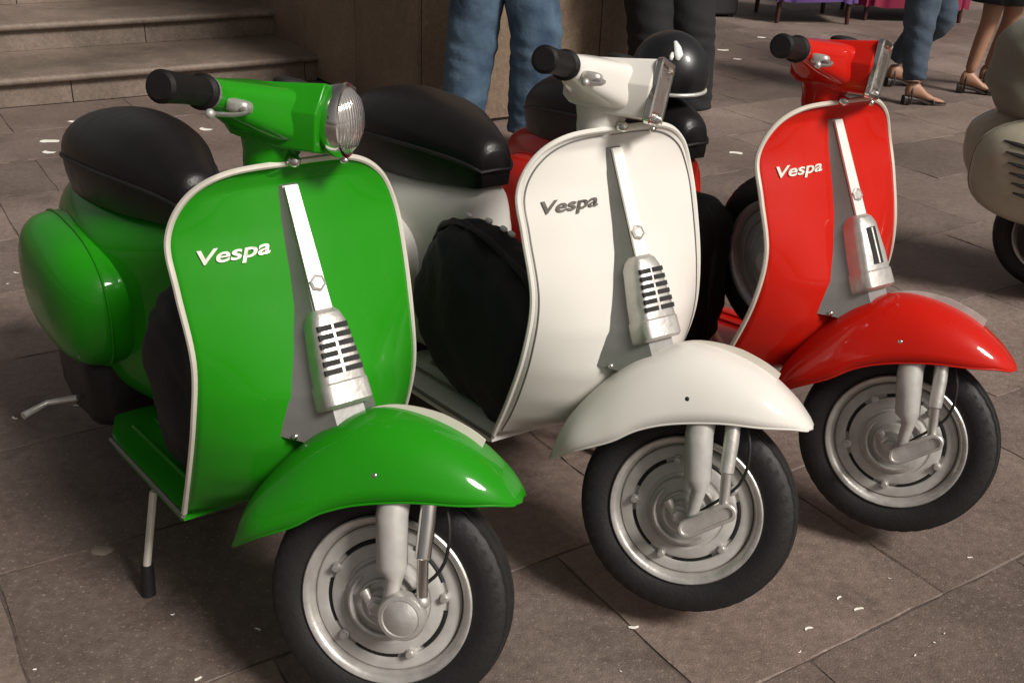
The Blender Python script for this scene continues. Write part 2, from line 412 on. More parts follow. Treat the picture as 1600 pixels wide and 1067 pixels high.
# ------------------------------------------------------------------ scooters
DZ = 0.04
RAKE = 0.418
AX = Vector((1.179, 0, 0.224)); SO = Vector((1.159, 0, 0.224)); SAX = Vector((-math.sin(RAKE), 0, math.cos(RAKE)))
EDGE = [(0.878, 0, 0.903), (0.872, -0.109, 0.897), (0.861, -0.173, 0.862), (0.858, -0.206, 0.799), (0.886, -0.208, 0.721), (0.919, -0.204, 0.608), (0.912, -0.212, 0.496), (0.869, -0.215, 0.375), (0.811, -0.214, 0.259)]
_e = [Vector(p) for p in EDGE]
_m = Vector((_e[1].x, -_e[1].y, _e[1].z))
EC = [p for p in catmull([_m] + _e, 8)][8:]
XC = [(0.25, 0.825), (0.28, 0.88), (0.32, 0.95), (0.38, 0.992), (0.45, 1.005), (0.54, 0.995), (0.60, 0.970), (0.70, 0.926), (0.80, 0.886), (0.866, 0.864), (0.89, 0.868), (0.903, 0.879)]
EX = sorted([(p.z, p.x) for p in EC]); EW = sorted([(p.z, abs(p.y)) for p in EC])
def shield_x(y, z):
    xe = lerp_table(EX, z); xc = lerp_table(XC, z); w = max(1e-4, lerp_table(EW, z)); t = min(1, abs(y) / w)
    return xe + (xc - xe) * (1 - t * t)

def text_mesh(body):
    cu = bpy.data.curves.new('badge_text', 'FONT'); cu.body = body; cu.size = 1.0; cu.shear = 0.25; cu.extrude = 0.0; cu.offset = 0.018
    ob = bpy.data.objects.new('badge_text', cu); COL.objects.link(ob)
    dg = bpy.context.evaluated_depsgraph_get(); dg.update()
    me = bpy.data.meshes.new_from_object(ob.evaluated_get(dg))
    bpy.data.objects.remove(ob); bpy.data.curves.remove(cu)
    V = [v.co.copy() for v in me.vertices]; F = [tuple(p.vertices) for p in me.polygons]
    bpy.data.meshes.remove(me)
    x0 = min(v.x for v in V); x1 = max(v.x for v in V); y0 = min(v.y for v in V); y1 = max(v.y for v in V)
    return [Vector(((v.x - x0) / (x1 - x0), (v.y - y0) / (y1 - y0), 0)) for v in V], F
TXT = text_mesh('Vespa')

def wheel(parent, name, c, xf, side=-1, spoke_seed=0, R=0.211, detail=True):
    """scooter wheel about the local y axis; side -1 shows its face to -y"""
    c = Vector(c); s = side
    # tyre is the carrying part mesh
    prof = [(0.138, -0.026), (0.150, -0.034), (0.165, -0.040), (0.182, -0.0405), (0.196, -0.036), (0.203, -0.030), (0.2035, -0.0245), (0.207, -0.024), (R - 0.0015, -0.012), (R - 0.003, -0.0115), (R - 0.003, -0.0085), (R, -0.008),
            (R, 0.008), (R - 0.003, 0.0085), (R - 0.003, 0.0115), (R - 0.0015, 0.012), (0.207, 0.024), (0.2035, 0.0245), (0.203, 0.030), (0.196, 0.036), (0.182, 0.0405), (0.165, 0.040), (0.150, 0.034), (0.138, 0.026)]
    w = mk(name, *revolve([(0.128, -0.010), (0.128, 0.010), (0.060, 0.012), (0.060, -0.012)], c, 48, True), M_silver, parent, xf)
    tv, tf = revolve(prof, c, 132, True); npf = len(prof)
    for i_, v_ in enumerate(tv):
        r_, y_ = prof[i_ % npf]; k_ = i_ // npf
        if r_ > 0.2025 and abs(y_) > 0.0119 and ((k_ + (1 if y_ > 0 else 0)) % 3 == 0):
            d_ = v_ - c; q_ = (r_ - 0.0011) / r_; tv[i_] = c + Vector((d_.x * q_, d_.y, d_.z * q_))
    mk('tyre', tv, tf, M_rubber, w, xf, angle=25)
    f = lambda y: s * y
    rim = [(0.126, f(0.010)), (0.129, f(0.020)), (0.134, f(0.034)), (0.139, f(0.0385)), (0.1455, f(0.0395)), (0.148, f(0.037)), (0.147, f(0.030)), (0.140, f(0.022)), (0.140, f(-0.022)), (0.147, f(-0.034)), (0.143, f(-0.038)), (0.132, f(-0.030)), (0.126, f(-0.010))]
    mk('rim', *revolve(rim, c, 72, True), M_alu, w, xf, angle=50)
    disc = [(0.1285, f(0.014)), (0.1275, f(0.022)), (0.1245, f(0.0245)), (0.110, f(0.0265)), (0.1055, f(0.0250)), (0.1035, f(0.0205)), (0.0985, f(0.0205)), (0.0970, f(0.0285)), (0.093, f(0.0305)), (0.077, f(0.0320)), (0.074, f(0.0300)), (0.070, f(0.0305)), (0.067, f(0.040)), (0.062, f(0.0425)), (0.044, f(0.045)), (0.042, f(0.050)), (0.030, f(0.053)), (0.026, f(0.062)), (0.0, f(0.063))]
    mk('wheel_disc', *revolve(disc, c, 72), M_silver, w, xf, angle=28)
    if detail:
        # dark arc slots in the groove between disc and rim, and the wheel bolts
        for k in range(5):
            a0 = 2 * PI * k / 5 + 0.35 + spoke_seed; pts = []
            for q in range(9):
                a = a0 + 0.75 * q / 8
                pts.append(c + Vector((0.1008 * math.cos(a), f(0.0222), 0.1008 * math.sin(a))))
            mk('slot', *tube(pts, 0.0042, 6), M_black, w, xf)
            a = a0 - 0.25
            p = c + Vector((0.1005 * math.cos(a), 0, 0.1005 * math.sin(a)))
            mk('bolt', *join(revolve([(0.0085, f(0.018)), (0.0085, f(0.033)), (0.006, f(0.034)), (0.006, f(0.041)), (0, f(0.0415))], p, 10)), M_alu, w, xf, angle=30)
        # raised crescents of the brake plate
        for r, a0, a1, rad in ((0.058, 2.5, 5.6, 0.0055), (0.040, 1.9, 4.6, 0.006), (0.060, 0.3, 1.5, 0.004), (0.034, 5.2, 6.6, 0.004)):
            pts = [c + Vector((r * math.cos(a0 + (a1 - a0) * q / 14), f(0.049), r * math.sin(a0 + (a1 - a0) * q / 14))) for q in range(15)]
            rr = [rad * (0.35 + 0.65 * math.sin(PI * q / 14)) for q in range(15)]
            mk('brake_rib', *tube(pts, rr, 8), M_alu, w, xf)
        mk('brake_cam', *join(tube([c + Vector((-0.035, f(0.058), 0.018)), c + Vector((-0.012, f(0.062), -0.006))], [0.010, 0.008], 10)), M_alu, w, xf)
        nut = c + Vector((-0.006, 0, 0))
        mk('axle_nut', *revolve([(0.019, f(0.055)), (0.019, f(0.069)), (0.016, f(0.071)), (0.012, f(0.071)), (0.011, f(0.080)), (0, f(0.081))], nut, 6), M_alu, w, xf, angle=20)
    return w

def scooter(name, label, loc, yaw, steer, paint_m, trim_m, badge_m, lamp='rect', grille=True, louvres=False, badge=True, group='scooters parked in a row', floor_m=None, rim_seed=0.0):
    T = empty(name, (loc[0], loc[1], 0), yaw, label, 'scooter', group)
    xf = lambda p: Vector((p.x, p.y, p.z + DZ))
    RM = Matrix.Rotation(steer, 4, SAX)
    def sx(p):
        q = SO + RM @ (p - SO); return Vector((q.x, q.y, q.z + DZ))
    # ---- leg shield
    rings = []
    NU = 33
    rows = [p for p in EC]
    for p in rows:
        w = abs(p.y); ring = []
        for j in range(NU):
            t = -1 + 2 * j / (NU - 1); y = t * max(w, 0.012)
            xc = lerp_table(XC, p.z)
            x = p.x + (xc - p.x) * (1 - t * t)
            ring.append((x, y, p.z))
        rings.append(ring)
    V, F = loft(rings, False, False)
    sh = mk('leg_shield', V, F, paint_m, T, xf, angle=0, solid=0.004)
    # edge trim: all along the outline
    path = [Vector((p.x, -p.y, p.z)) for p in reversed(EC[1:])] + EC
    mk('shield_trim', *tube(path, 0.0055, 8), trim_m if trim_m is not M_trimgrey else paint_m, sh, xf)
    # inner dark seam just inside the bead
    if trim_m is M_trimgrey:
        sm_ = []
        for p in path:
            z_ = p.z - 0.013 * max(0.0, min(1.0, (p.z - 0.74) / 0.14)); y_ = p.y * 0.95
            if z_ > 0.27: sm_.append(Vector((shield_x(y_, z_) + .0022, y_, z_)))
        mk('trim_seam', *tube(sm_, 0.0020, 6), M_trimgrey, sh, xf)
    if badge:
        V, F = TXT
        y0, y1, zb, hgt = -0.168, -0.052, 0.752, 0.029
        def bad(lift):
            out = []
            for v in V:
                y = y0 + (y1 - y0) * v.x; z = zb + hgt * v.y + 0.006 * v.x
                out.append(Vector((shield_x(y, z) + lift, y, z)))
            return out
        bo = mk('badge', bad(0.0048), F, badge_m, sh, xf, smooth=False, solid=0.0018)
    # ---- horn cover: flared flanks, bright strip, emblem, grille box
    d = Vector((0.492, 0, -0.870)); nrm = Vector((0.870, 0, 0.492)); P0 = Vector((0.877, 0, 0.866))
    def spine(s): return P0 + d * s
    rings = []
    for s, hw, bw in ((0.0, 0.0125, 0.0235), (0.08, 0.0135, 0.026), (0.16, 0.015, 0.029), (0.215, 0.017, 0.034), (0.26, 0.022, 0.046), (0.31, 0.026, 0.058), (0.345, 0.027, 0.068), (0.385, 0.028, 0.079), (0.42, 0.028, 0.089), (0.455, 0.028, 0.097)):
        f = spine(s); ring = []
        top_ = f - nrm * 0.004
        for sg in (-1, 1):
            base_ = Vector((shield_x(bw, f.z) - 0.003, sg * bw, f.z)); ridge = top_ + Vector((0, sg * hw, 0))
            m1 = base_.lerp(ridge, 0.35) - Vector((0.006, 0, 0.0)) * min(1, (bw - hw) / .03); m2 = base_.lerp(ridge, 0.7) - Vector((0.007, 0, 0)) * min(1, (bw - hw) / .03)
            q_ = [base_, m1, m2, ridge]
            ring += q_ if sg < 0 else q_[::-1]
        rings.append(ring)
    V, F = loft(rings, False, False)
    F.append(tuple(range(8))); k = len(V); F.append(tuple(range(k - 1, k - 9, -1)))
    hc = mk('horn_cover', V, F, M_cover, T, xf, angle=40)
    V = []; 
    rings = []
    for s, hw in ((0.002, 0.0115), (0.212, 0.0150)):
        f = spine(s); rings.append([f + Vector((0, -hw, 0)) - nrm * .002, f + Vector((0, -hw, 0)) + nrm * 0.003, f + Vector((0, hw, 0)) + nrm * 0.003, f + Vector((0, hw, 0)) - nrm * .002])
    mk('bright_strip', *loft(rings), M_bright, hc, xf, smooth=False)
    e = spine(0.168) + nrm * 0.004
    ring = []
    emb = []
    for hh, r in ((-0.003, 0.0145), (0.003, 0.0145), (0.0045, 0.011), (0.0035, 0.010), (0.0035, 0.0)):
        emb.append([e + nrm * hh + (Vector((0, 1, 0)) * math.cos(2 * PI * q / 6 + .3) + d * math.sin(2 * PI * q / 6 + .3)) * max(r, .0004) for q in range(6)])
    mk('emblem', *loft(emb), M_alu, hc, xf, angle=20)
    rings = []
    for s, hw, hh in ((0.212, 0.021, 0.004), (0.220, 0.026, 0.013), (0.235, 0.031, 0.018), (0.30, 0.039, 0.019), (0.334, 0.042, 0.017), (0.337, 0.0435, 0.0195), (0.370, 0.045, 0.019), (0.376, 0.044, 0.010)):
        f = spine(s); r = []
        for q in range(13):
            a = PI * q / 12
            r.append(f + Vector((0, -hw * sgnpow(math.cos(a), 0.35), 0)) + nrm * (-0.035 + (hh + 0.035) * sgnpow(math.sin(a), 0.35)))
        rings.append(r)
    gb = mk('grille_box', *loft(rings), M_alu, hc, xf, angle=28)
    if grille:
        for i in range(6):
            for sgn in (-1, 1):
                s = 0.244 + i * 0.0145; f = spine(s) + nrm * 0.0186
                c = f + Vector((0, sgn * (0.0145 + i * 0.0008), 0))
                L = 0.0122 + i * 0.0006
                V = []
                for yy in (-L, L):
                    for ds in (-0.0044, 0.0044):
                        for hh in (-0.004, 0.0014): V.append(c + Vector((0, yy, 0)) + d * ds + nrm * hh)
                mk('slot', V, [(0, 1, 3, 2), (4, 6, 7, 5), (0, 4, 5, 1), (2, 3, 7, 6), (0, 2, 6, 4), (1, 5, 7, 3)], M_black, gb, xf, smooth=False)
    else:
        for yy, L in ((0.0, 0.013),):
            f = spine(0.283) + nrm * 0.0186; V = []
            for y in (-L, L):
                for ds in (-0.040, 0.040):
                    for hh in (-0.004, 0.0014): V.append(f + Vector((0, y, 0)) + d * ds + nrm * hh)
            mk('opening', V, [(0, 1, 3, 2), (4, 6, 7, 5), (0, 4, 5, 1), (2, 3, 7, 6), (0, 2, 6, 4), (1, 5, 7, 3)], M_black, gb, xf, smooth=False)
        mk('opening_bar', *tube([spine(0.245) + nrm * 0.021, spine(0.322) + nrm * 0.021], 0.003, 8), M_alu, gb, xf)
    mk('shield_screw', *superell(Vector((shield_x(-0.05, 0.50) + 0.003, -0.075, 0.475)) + Vector((0.012, 0, 0)), (0.005, 0.006, 0.006), 1, 1, 10, 8), M_chrome, sh, xf)
    # ---- floorboard
    rings = []
    for x in [0.24 + i * 0.05 for i in range(14)]:
        z = 0.183 + (x - 0.3) * 0.142
        hw = 0.214 if x > 0.36 else 0.214 - (0.36 - x) * 0.35
        rings.append([(x, -hw, z - 0.022), (x, -hw, z), (x, -hw + 0.012, z + 0.004), (x, hw - 0.012, z + 0.004), (x, hw, z), (x, hw, z - 0.022)])
    V, F = loft(rings, True, True)
    V = [Vector((min(v.x, shield_x(min(.2, abs(v.y)), max(.26, v.z)) - .01), v.y, v.z)) for v in V]
    fl = mk('floorboard', V, F, floor_m or paint_m, T, xf, angle=30)
    for y in (-0.160, -0.110, 0.110, 0.160):
        pts = [Vector((x, y, 0.190 + (x - 0.3) * 0.142)) for x in (0.34, 0.5, 0.65, 0.80)]
        mk('floor_runner', *tube(pts, 0.0045, 8, flat=0.9), M_trimgrey if trim_m is M_trimgrey else paint_m, fl, xf)
    for y in (-0.216, 0.216):
        pts = [Vector((x, y, 0.180 + (x - 0.3) * 0.142)) for x in (0.36, 0.5, 0.65, 0.812)]
        mk('floor_trim', *tube(pts, 0.0045, 8), M_trimgrey, fl, xf)
    # ---- body shell under the seat
    st_ = [(-0.37, 0.02, 0.44, 0.50), (-0.35, 0.06, 0.38, 0.54), (-0.28, 0.105, 0.29, 0.585), (-0.15, 0.150, 0.225, 0.62), (0.0, 0.172, 0.20, 0.635), (0.15, 0.172, 0.185, 0.642), (0.28, 0.128, 0.185, 0.65), (0.37, 0.088, 0.19, 0.655), (0.41, 0.068, 0.20, 0.66), (0.425, 0.055, 0.215, 0.65)]
    sp = catmull([Vector((a, b, c)) for a, b, c, _ in st_], 4); tp = catmull([Vector((a, 0, d_)) for a, b, c, d_ in st_], 4)
    rings = []
    for q, t in zip(sp, tp):
        x, hw, zb, zt = q.x, max(.012, q.y), q.z, t.z; zc, hz = (zb + zt) / 2, (zt - zb) / 2
        rings.append([(x, hw * sgnpow(math.cos(a), 0.62), zc + hz * sgnpow(math.sin(a), 0.62)) for a in [2 * PI * k / 40 for k in range(40)]])
    bd = mk('body', *loft(rings), paint_m, T, xf, angle=60)
    # ---- cowls with a rolled lower edge
    for s in (-1, 1):
        cx_, cl_, cy_, ch_ = (0.02, 0.355, 0.140, 0.185) if louvres else (0.045, 0.255, 0.110, 0.150)
        if s > 0: cl_, cy_ = cl_ * 0.8, cy_ * 0.45
        cw = mk('cowl', *superell((cx_, s * 0.155, 0.425), (cl_, cy_, ch_), 0.72, 0.74, 56, 30), paint_m, T, xf, angle=0)
        edge = []
        for k in range(40):
            a = 2 * PI * k / 40
            edge.append(Vector((cx_ + (cl_ + .002) * sgnpow(math.cos(a), 0.74), s * 0.168, 0.425 + (ch_ + .002) * sgnpow(math.sin(a), 0.72))))
        mk('cowl_rim', *tube(edge, 0.0028, 8, closed=True), paint_m, cw, xf)
        if louvres and s == -1:
            for i in range(6):
                z = 0.535 - i * 0.032; x0 = -0.25 + i * 0.012; pts = [Vector((x0 + 0.30 * q / 8 , 0, z - 0.004 * q)) for q in range(9)]
                for p in pts:
                    ux = abs((p.x - cx_) / cl_) ** (2 / 0.74); uz = abs((p.z - 0.425) / ch_) ** (2 / 0.72)
                    a_ = max(0.02, (1 - uz)) ** 1.0
                    p.y = -0.155 - cy_ * max(0.05, 1 - uz) ** 0.36 * max(0.03, 1 - min(.97, ux / a_)) ** 0.37 - 0.001
                mk('louvre', *tube(pts, [0.003] + [0.008] * 7 + [0.003], 8, flat=0.5), M_black, cw, xf)
        else:
            mk('cowl_catch', *superell((0.20, s * (0.225 if s < 0 else 0.178), 0.520), (0.018, 0.006, 0.006), 1, 1, 12, 8), M_chrome, cw, xf)
    # ---- seat
    S_ = [(-0.225, 0.055, 0.615, 0.690), (-0.205, 0.092, 0.605, 0.735), (-0.135, 0.118, 0.603, 0.774), (-0.03, 0.132, 0.612, 0.802), (0.10, 0.128, 0.625, 0.815), (0.22, 0.112, 0.638, 0.816), (0.31, 0.088, 0.648, 0.804), (0.385, 0.064, 0.656, 0.786), (0.425, 0.050, 0.660, 0.768), (0.442, 0.038, 0.665, 0.745)]
    sp = catmull([Vector((a, b, c)) for a, b, c, _ in S_], 5); tp = catmull([Vector((a, 0, d_)) for a, b, c, d_ in S_], 5)
    rings, pipe = [], {-1: [], 1: []}
    for q, t in zip(sp, tp):
        x, hw, zb, zt = q.x, q.y, q.z, t.z
        zm = zb + (zt - zb) * 0.46
        r = [(x, -hw * 0.9, zb), (x, -hw * 0.97, zb + (zm - zb) * 0.5), (x, -hw, zm)]
        for k in range(1, 16):
            a = PI - PI * k / 16
            r.append((x, hw * sgnpow(math.cos(a), 0.92), zm + (zt - zm) * sgnpow(math.sin(a), 0.85)))
        r += [(x, hw, zm), (x, hw * 0.97, zb + (zm - zb) * 0.5), (x, hw * 0.9, zb)]
        rings.append(r); pipe[-1].append(Vector((x, -hw - 0.001, zm))); pipe[1].append(Vector((x, hw + 0.001, zm)))
    se = mk('seat', *loft(rings), M_seat, T, xf, angle=50)
    loop = pipe[-1] + [Vector((0.446, 0, 0.705))] + list(reversed(pipe[1])) + [Vector((-0.229, 0, 0.648))]
    mk('seat_piping', *tube(loop, 0.0045, 8, closed=True), M_seat_side, se, xf)
    # ---- engine, exhaust, rear wheel, stand, kick starter
    en = mk('engine', *superell((0.035, -0.11, 0.20), (0.165, 0.10, 0.10), 0.5, 0.5, 28, 16, lump=0.012, lfreq=12), M_engine, T, xf, angle=50)
    if not louvres: mk('exhaust_pipe', *tube([(0.25, -0.06, 0.13), (0.10, -0.05, 0.08), (-0.12, -0.09, 0.075), (-0.30, -0.13, 0.10)], [0.018, 0.035, 0.035, 0.014], 12), M_engine, T, xf)
    wheel(T, 'rear_wheel', (0.0, 0.02, 0.171), xf, side=-1, detail=False)
    ks = mk('kick_starter', *tube([(0.10, -0.215, 0.17), (0.06, -0.275, 0.155), (0.085, -0.335, 0.15)], [0.008, 0.007, 0.009], 10), M_alu, T, xf)
    sd_ = mk('centre_stand', *tube([(0.52, -0.13, 0.17), (0.575, -0.20, 0.165), (0.615, -0.243, 0.02)], 0.0082, 10), M_trim, T, xf)
    mk('stand_foot', *tube([(0.613, -0.2405, 0.028), (0.620, -0.247, -0.0395)], [0.013, 0.015], 10), M_rubber, sd_, xf)
    mk('stand_arm', *tube([(0.52, 0.13, 0.17), (0.575, 0.20, 0.165), (0.615, 0.243, 0.02)], 0.0095, 10), M_silver, sd_, xf)
    mk('stand_foot', *tube([(0.613, 0.2405, 0.028), (0.620, 0.247, -0.0395)], [0.013, 0.015], 10), M_rubber, sd_, xf)
    if not louvres: mk('tail_light', *superell((-0.372, 0, 0.47), (0.022, 0.04, 0.035), 0.6, 0.6, 20, 12), M_redlens, T, xf)
    # ---- steered front end
    FT_ = [(0.893, 0.243, 0.905, 0.250, 0.045), (0.909, 0.325, 0.955, 0.292, 0.083), (0.954, 0.408, 1.015, 0.332, 0.100), (1.016, 0.485, 1.060, 0.370, 0.106), (1.09, 0.533, 1.118, 0.400, 0.108), (1.165, 0.541, 1.20, 0.425, 0.106), (1.25, 0.524, 1.275, 0.436, 0.094), (1.315, 0.490, 1.328, 0.444, 0.072), (1.350, 0.462, 1.354, 0.443, 0.046), (1.364, 0.447, 1.365, 0.443, 0.018)]
    a_ = catmull([Vector((t[0], t[1], 0)) for t in FT_], 5); b_ = catmull([Vector((t[2], t[3], t[4])) for t in FT_], 5)
    rings = []
    for t, b in zip(a_, b_):
        r = []
        for k in range(25):
            a = PI * k / 24; y = -b.z * sgnpow(math.cos(a), 0.85); h = sgnpow(math.sin(a), 0.85)
            r.append((b.x + (t.x - b.x) * h, y, b.y + (t.y - b.y) * h))
        rings.append(r)
    V, F = loft(rings, False, False)
    fe = mk('front_fender', V, F, paint_m, T, sx, angle=0, solid=0.0035)
    for s in (0, -1):
        mk('fender_lip', *tube([r[s] for r in rings[:-4]], 0.0024, 8), paint_m, fe, sx)
    # crest along the ridge, square at its front end
    cr = [(a_[i].x, a_[i].y) for i in range(18, 33)]
    V = []
    for i, (x, z) in enumerate(cr):
        h = 0.002 + 0.012 * min(1, i / 9.0)
        for y in (-0.004, 0.004): V += [(x, y, z - 0.006), (x + 0.004, y * 0.6, z + h)]
    F = []
    for i in range(len(cr) - 1):
        k = i * 4; F += [(k, k + 1, k + 5, k + 4), (k + 2, k + 6, k + 7, k + 3), (k + 1, k + 3, k + 7, k + 5)]
    F += [(0, 2, 3, 1), (len(V) - 4, len(V) - 3, len(V) - 1, len(V) - 2)]
    mk('fender_crest', V, F, M_trim if paint_m is not M_red else M_silver, fe, sx, angle=30)
    mk('fender_bolt', *superell((1.135, -0.1035, 0.452), (0.006, 0.004, 0.006), 1, 1, 12, 8), M_chrome if paint_m is not M_white else M_engine, fe, sx)
    wheel(T, 'front_wheel', AX, sx, side=-1, spoke_seed=rim_seed)
    fk = mk('fork_leg', *tube([AX + Vector((-0.012, -0.070, 0.215)), AX + Vector((-0.008, -0.084, 0.165)), AX + Vector((0.010, -0.092, 0.085)), AX + Vector((0.018, -0.092, 0.066)), AX + Vector((0.016, -0.088, 0.0))], [0.026, 0.0265, 0.0255, 0.014, 0.010], 20), M_silver, T, sx, angle=40)
    sa = mk('shock_absorber', *tube([AX + Vector((0.044, -0.076, 0.215)), AX + Vector((0.052, -0.090, 0.170)), AX + Vector((0.058, -0.098, 0.115)), AX + Vector((0.0585, -0.098, 0.112)), AX + Vector((0.070, -0.098, 0.050))], [0.014, 0.014, 0.0135, 0.0095, 0.0095], 16), M_chrome if lamp == 'round' else M_alu, T, sx, angle=40)
    mk('lower_mount', *superell(AX + Vector((0.071, -0.098, 0.043)), (0.013, 0.013, 0.013), 1, 1, 14, 10), M_alu, sa, sx)
    # trailing link: flat oval arm with a recessed face
    lk0, lk1 = AX + Vector((0.016, -0.106, -0.008)), AX + Vector((0.078, -0.106, 0.044))
    dv = (lk1 - lk0).normalized(); pv = Vector((-dv.z, 0, dv.x))
    def oval(r, y, n=28):
        out = []
        for k in range(n):
            a = 2 * PI * k / n; c = lk1 if math.cos(a) >= 0 else lk0
            out.append(c + dv * math.cos(a) * r + pv * math.sin(a) * r + Vector((0, y, 0)))
        return out
    if lamp == 'round':
        cc = AX + Vector((0.045, -0.106, 0.012))
        V, F = revolve([(0.040, 0.012), (0.040, -0.002), (0.037, -0.008), (0.031, -0.0095), (0.029, -0.0085), (0.020, -0.013), (0.008, -0.016), (0, -0.0165)], cc, 40)
        mk('hub_cover', V, F, M_alu, T, sx, angle=35)
    else:
        mk('suspension_link', *loft([oval(0.018, 0.010), oval(0.018, -0.006), oval(0.0155, -0.009), oval(0.0115, -0.009), oval(0.010, -0.005), oval(0.004, -0.0045)]), M_alu, T, sx, angle=30)
    cb = mk('brake_cable', *tube(catmull([AX + Vector((0.062, -0.06, 0.22)), AX + Vector((0.088, -0.075, 0.16)), AX + Vector((0.085, -0.07, 0.09)), AX + Vector((0.03, -0.07, 0.02))], 5), 0.003, 8), M_rubber, T, sx)
    # ---- head set
    hs_ = [(0.757, 0.034, 0.046, 0.030, 0.940, 0.974, 0.998), (0.775, 0.044, 0.062, 0.040, 0.928, 0.975, 1.012), (0.82, 0.050, 0.070, 0.046, 0.922, 0.978, 1.020), (0.87, 0.054, 0.074, 0.050, 0.922, 0.981, 1.027), (0.928, 0.060, 0.078, 0.054, 0.926, 0.985, 1.036)]
    rings = []
    for x, ht, hm, hb, zb, zm, zt in hs_:
        rings.append([(x, -hb, zb), (x, -hm, zm - 0.002), (x, -hm, zm + 0.002), (x, -ht, zt), (x, ht, zt), (x, hm, zm + 0.002), (x, hm, zm - 0.002), (x, hb, zb)])
    hs = mk('headset', *loft(rings), paint_m, T, sx, angle=25, bevel=0.004)
    for s in (-1, 1):
        rings = []
        for yy, xa, xb, za, zb, e in ((0.040, 0.768, 0.905, 0.930, 1.020, 0.45), (0.085, 0.770, 0.880, 0.938, 1.016, 0.5), (0.130, 0.773, 0.846, 0.950, 1.011, 0.6), (0.165, 0.773, 0.822, 0.960, 1.008, 0.8), (0.187, 0.772, 0.818, 0.961, 1.007, 0.95)):
            rings.append([((xa + xb) / 2 + (xb - xa) / 2 * sgnpow(math.cos(q), e), s * yy, (za + zb) / 2 + (zb - za) / 2 * sgnpow(math.sin(q), e)) for q in [2 * PI * k / 32 + PI / 32 for k in range(32)]])
        mk('handlebar_arm', *loft(rings), paint_m, hs, sx, angle=40)
        mk('switch_collar', *tube([(0.795, s * 0.186, 0.984), (0.795, s * 0.196, 0.984)], 0.0255, 20), M_cover, hs, sx, angle=30)
        g = [(0.795, s * 0.196, 0.984), (0.795, s * 0.202, 0.984), (0.795, s * 0.206, 0.984), (0.793, s * 0.25, 0.983), (0.791, s * 0.295, 0.981), (0.790, s * 0.312, 0.980), (0.790, s * 0.317, 0.980)]
        gr = mk('grip', *tube(g, [0.027, 0.027, 0.0215, 0.021, 0.0225, 0.0235, 0.018], 24), M_grip, T, sx, angle=30)
        lv = mk('brake_lever' if s < 0 else 'clutch_lever', *tube(catmull([(0.842, s * 0.165, 0.972), (0.866, s * 0.195, 0.968), (0.872, s * 0.25, 0.962), (0.864, s * 0.305, 0.958)], 5), [0.007] * 6 + [0.005] * 9 + [0.006], 10, flat=0.6), M_cover, T, sx)
        mk('lever_ball', *superell((0.864, s * 0.307, 0.958), (0.007, 0.007, 0.007), 1, 1, 12, 10), M_alu, lv, sx)
        mk('lever_perch', *superell((0.838, s * 0.160, 0.974), (0.019, 0.016, 0.011), 0.6, 0.6, 18, 12), M_alu, lv, sx)
    mk('speedometer', *superell((0.850, 0, 1.024), (0.032, 0.034, 0.012), 0.8, 1, 28, 12), M_black, hs, sx)
    nk = mk('steering_neck', *loft([[(x + rx * math.cos(a), ry * math.sin(a), z) for a in [2 * PI * k / 28 for k in range(28)]] for x, rx, ry, z in ((0.826, 0.030, 0.034, 0.872), (0.829, 0.038, 0.042, 0.889), (0.833, 0.044, 0.046, 0.905), (0.832, 0.052, 0.050, 0.930))]), paint_m, T, sx, angle=50)
    mk('steering_lock', *superell((0.882, -0.020, 0.905), (0.012, 0.010, 0.010), 0.8, 0.8, 14, 10), M_chrome, nk, sx)
    if lamp == 'round':
        c = Vector((0.928, 0, 0.983)); tilt = Matrix.Rotation(math.radians(-8), 4, 'Y')
        def hx(p):   # revolve axis y -> forward x
            q = tilt @ Vector((p.y, p.x, p.z)); return sx(c + q)
        hl = mk('headlight', *revolve([(0.030, -0.025), (0.056, -0.004), (0.060, 0.008), (0.062, 0.020), (0.060, 0.026), (0.055, 0.027), (0.053, 0.024)], (0, 0, 0), 40), M_chrome, T, hx, angle=40)
        mk('lens', *revolve([(0.054, 0.024), (0.050, 0.032), (0.040, 0.041), (0.024, 0.047), (0.0, 0.049)], (0, 0, 0), 40), M_lens, hl, hx, angle=50)
        mk('lamp_rim_screw', *superell((0, 0.022, -0.064), (0.006, 0.008, 0.006), 1, 1, 10, 8), M_chrome, hl, hx)
        mk('lamp_peak', *superell((0.035, 0.008, 0.050), (0.012, 0.018, 0.010), 0.8, 0.8, 14, 10), M_chrome, hl, hx)
    else:
        def rr(x, hy, z0, z1, r=0.012, n=6):
            out = []
            for cy, cz, a0 in ((hy - r, z1 - r, 0), (-hy + r, z1 - r, PI / 2), (-hy + r, z0 + r, PI), (hy - r, z0 + r, 1.5 * PI)):
                for k in range(n):
                    a = a0 + PI / 2 * k / (n - 1); out.append((x, cy + r * math.cos(a), cz + r * math.sin(a)))
            return out
        hl = mk('headlight', *loft([rr(0.924, 0.066, 0.922, 1.034), rr(0.928, 0.072, 0.919, 1.039), rr(0.937, 0.074, 0.919, 1.041), rr(0.940, 0.071, 0.922, 1.038), rr(0.938, 0.066, 0.928, 1.031), rr(0.930, 0.064, 0.930, 1.029)]), M_chrome, T, sx, angle=35)
        mk('lens', *loft([rr(0.929, 0.064, 0.930, 1.029), rr(0.936, 0.061, 0.934, 1.025), rr(0.939, 0.046, 0.945, 1.012), rr(0.9395, 0.02, 0.965, 0.995, 0.008)]), M_lens, hl, sx, angle=50)
        mk('lamp_rim_screw', *superell((0.936, 0, 0.912), (0.006, 0.006, 0.007), 1, 1, 10, 8), M_chrome, hl, sx)
    return T

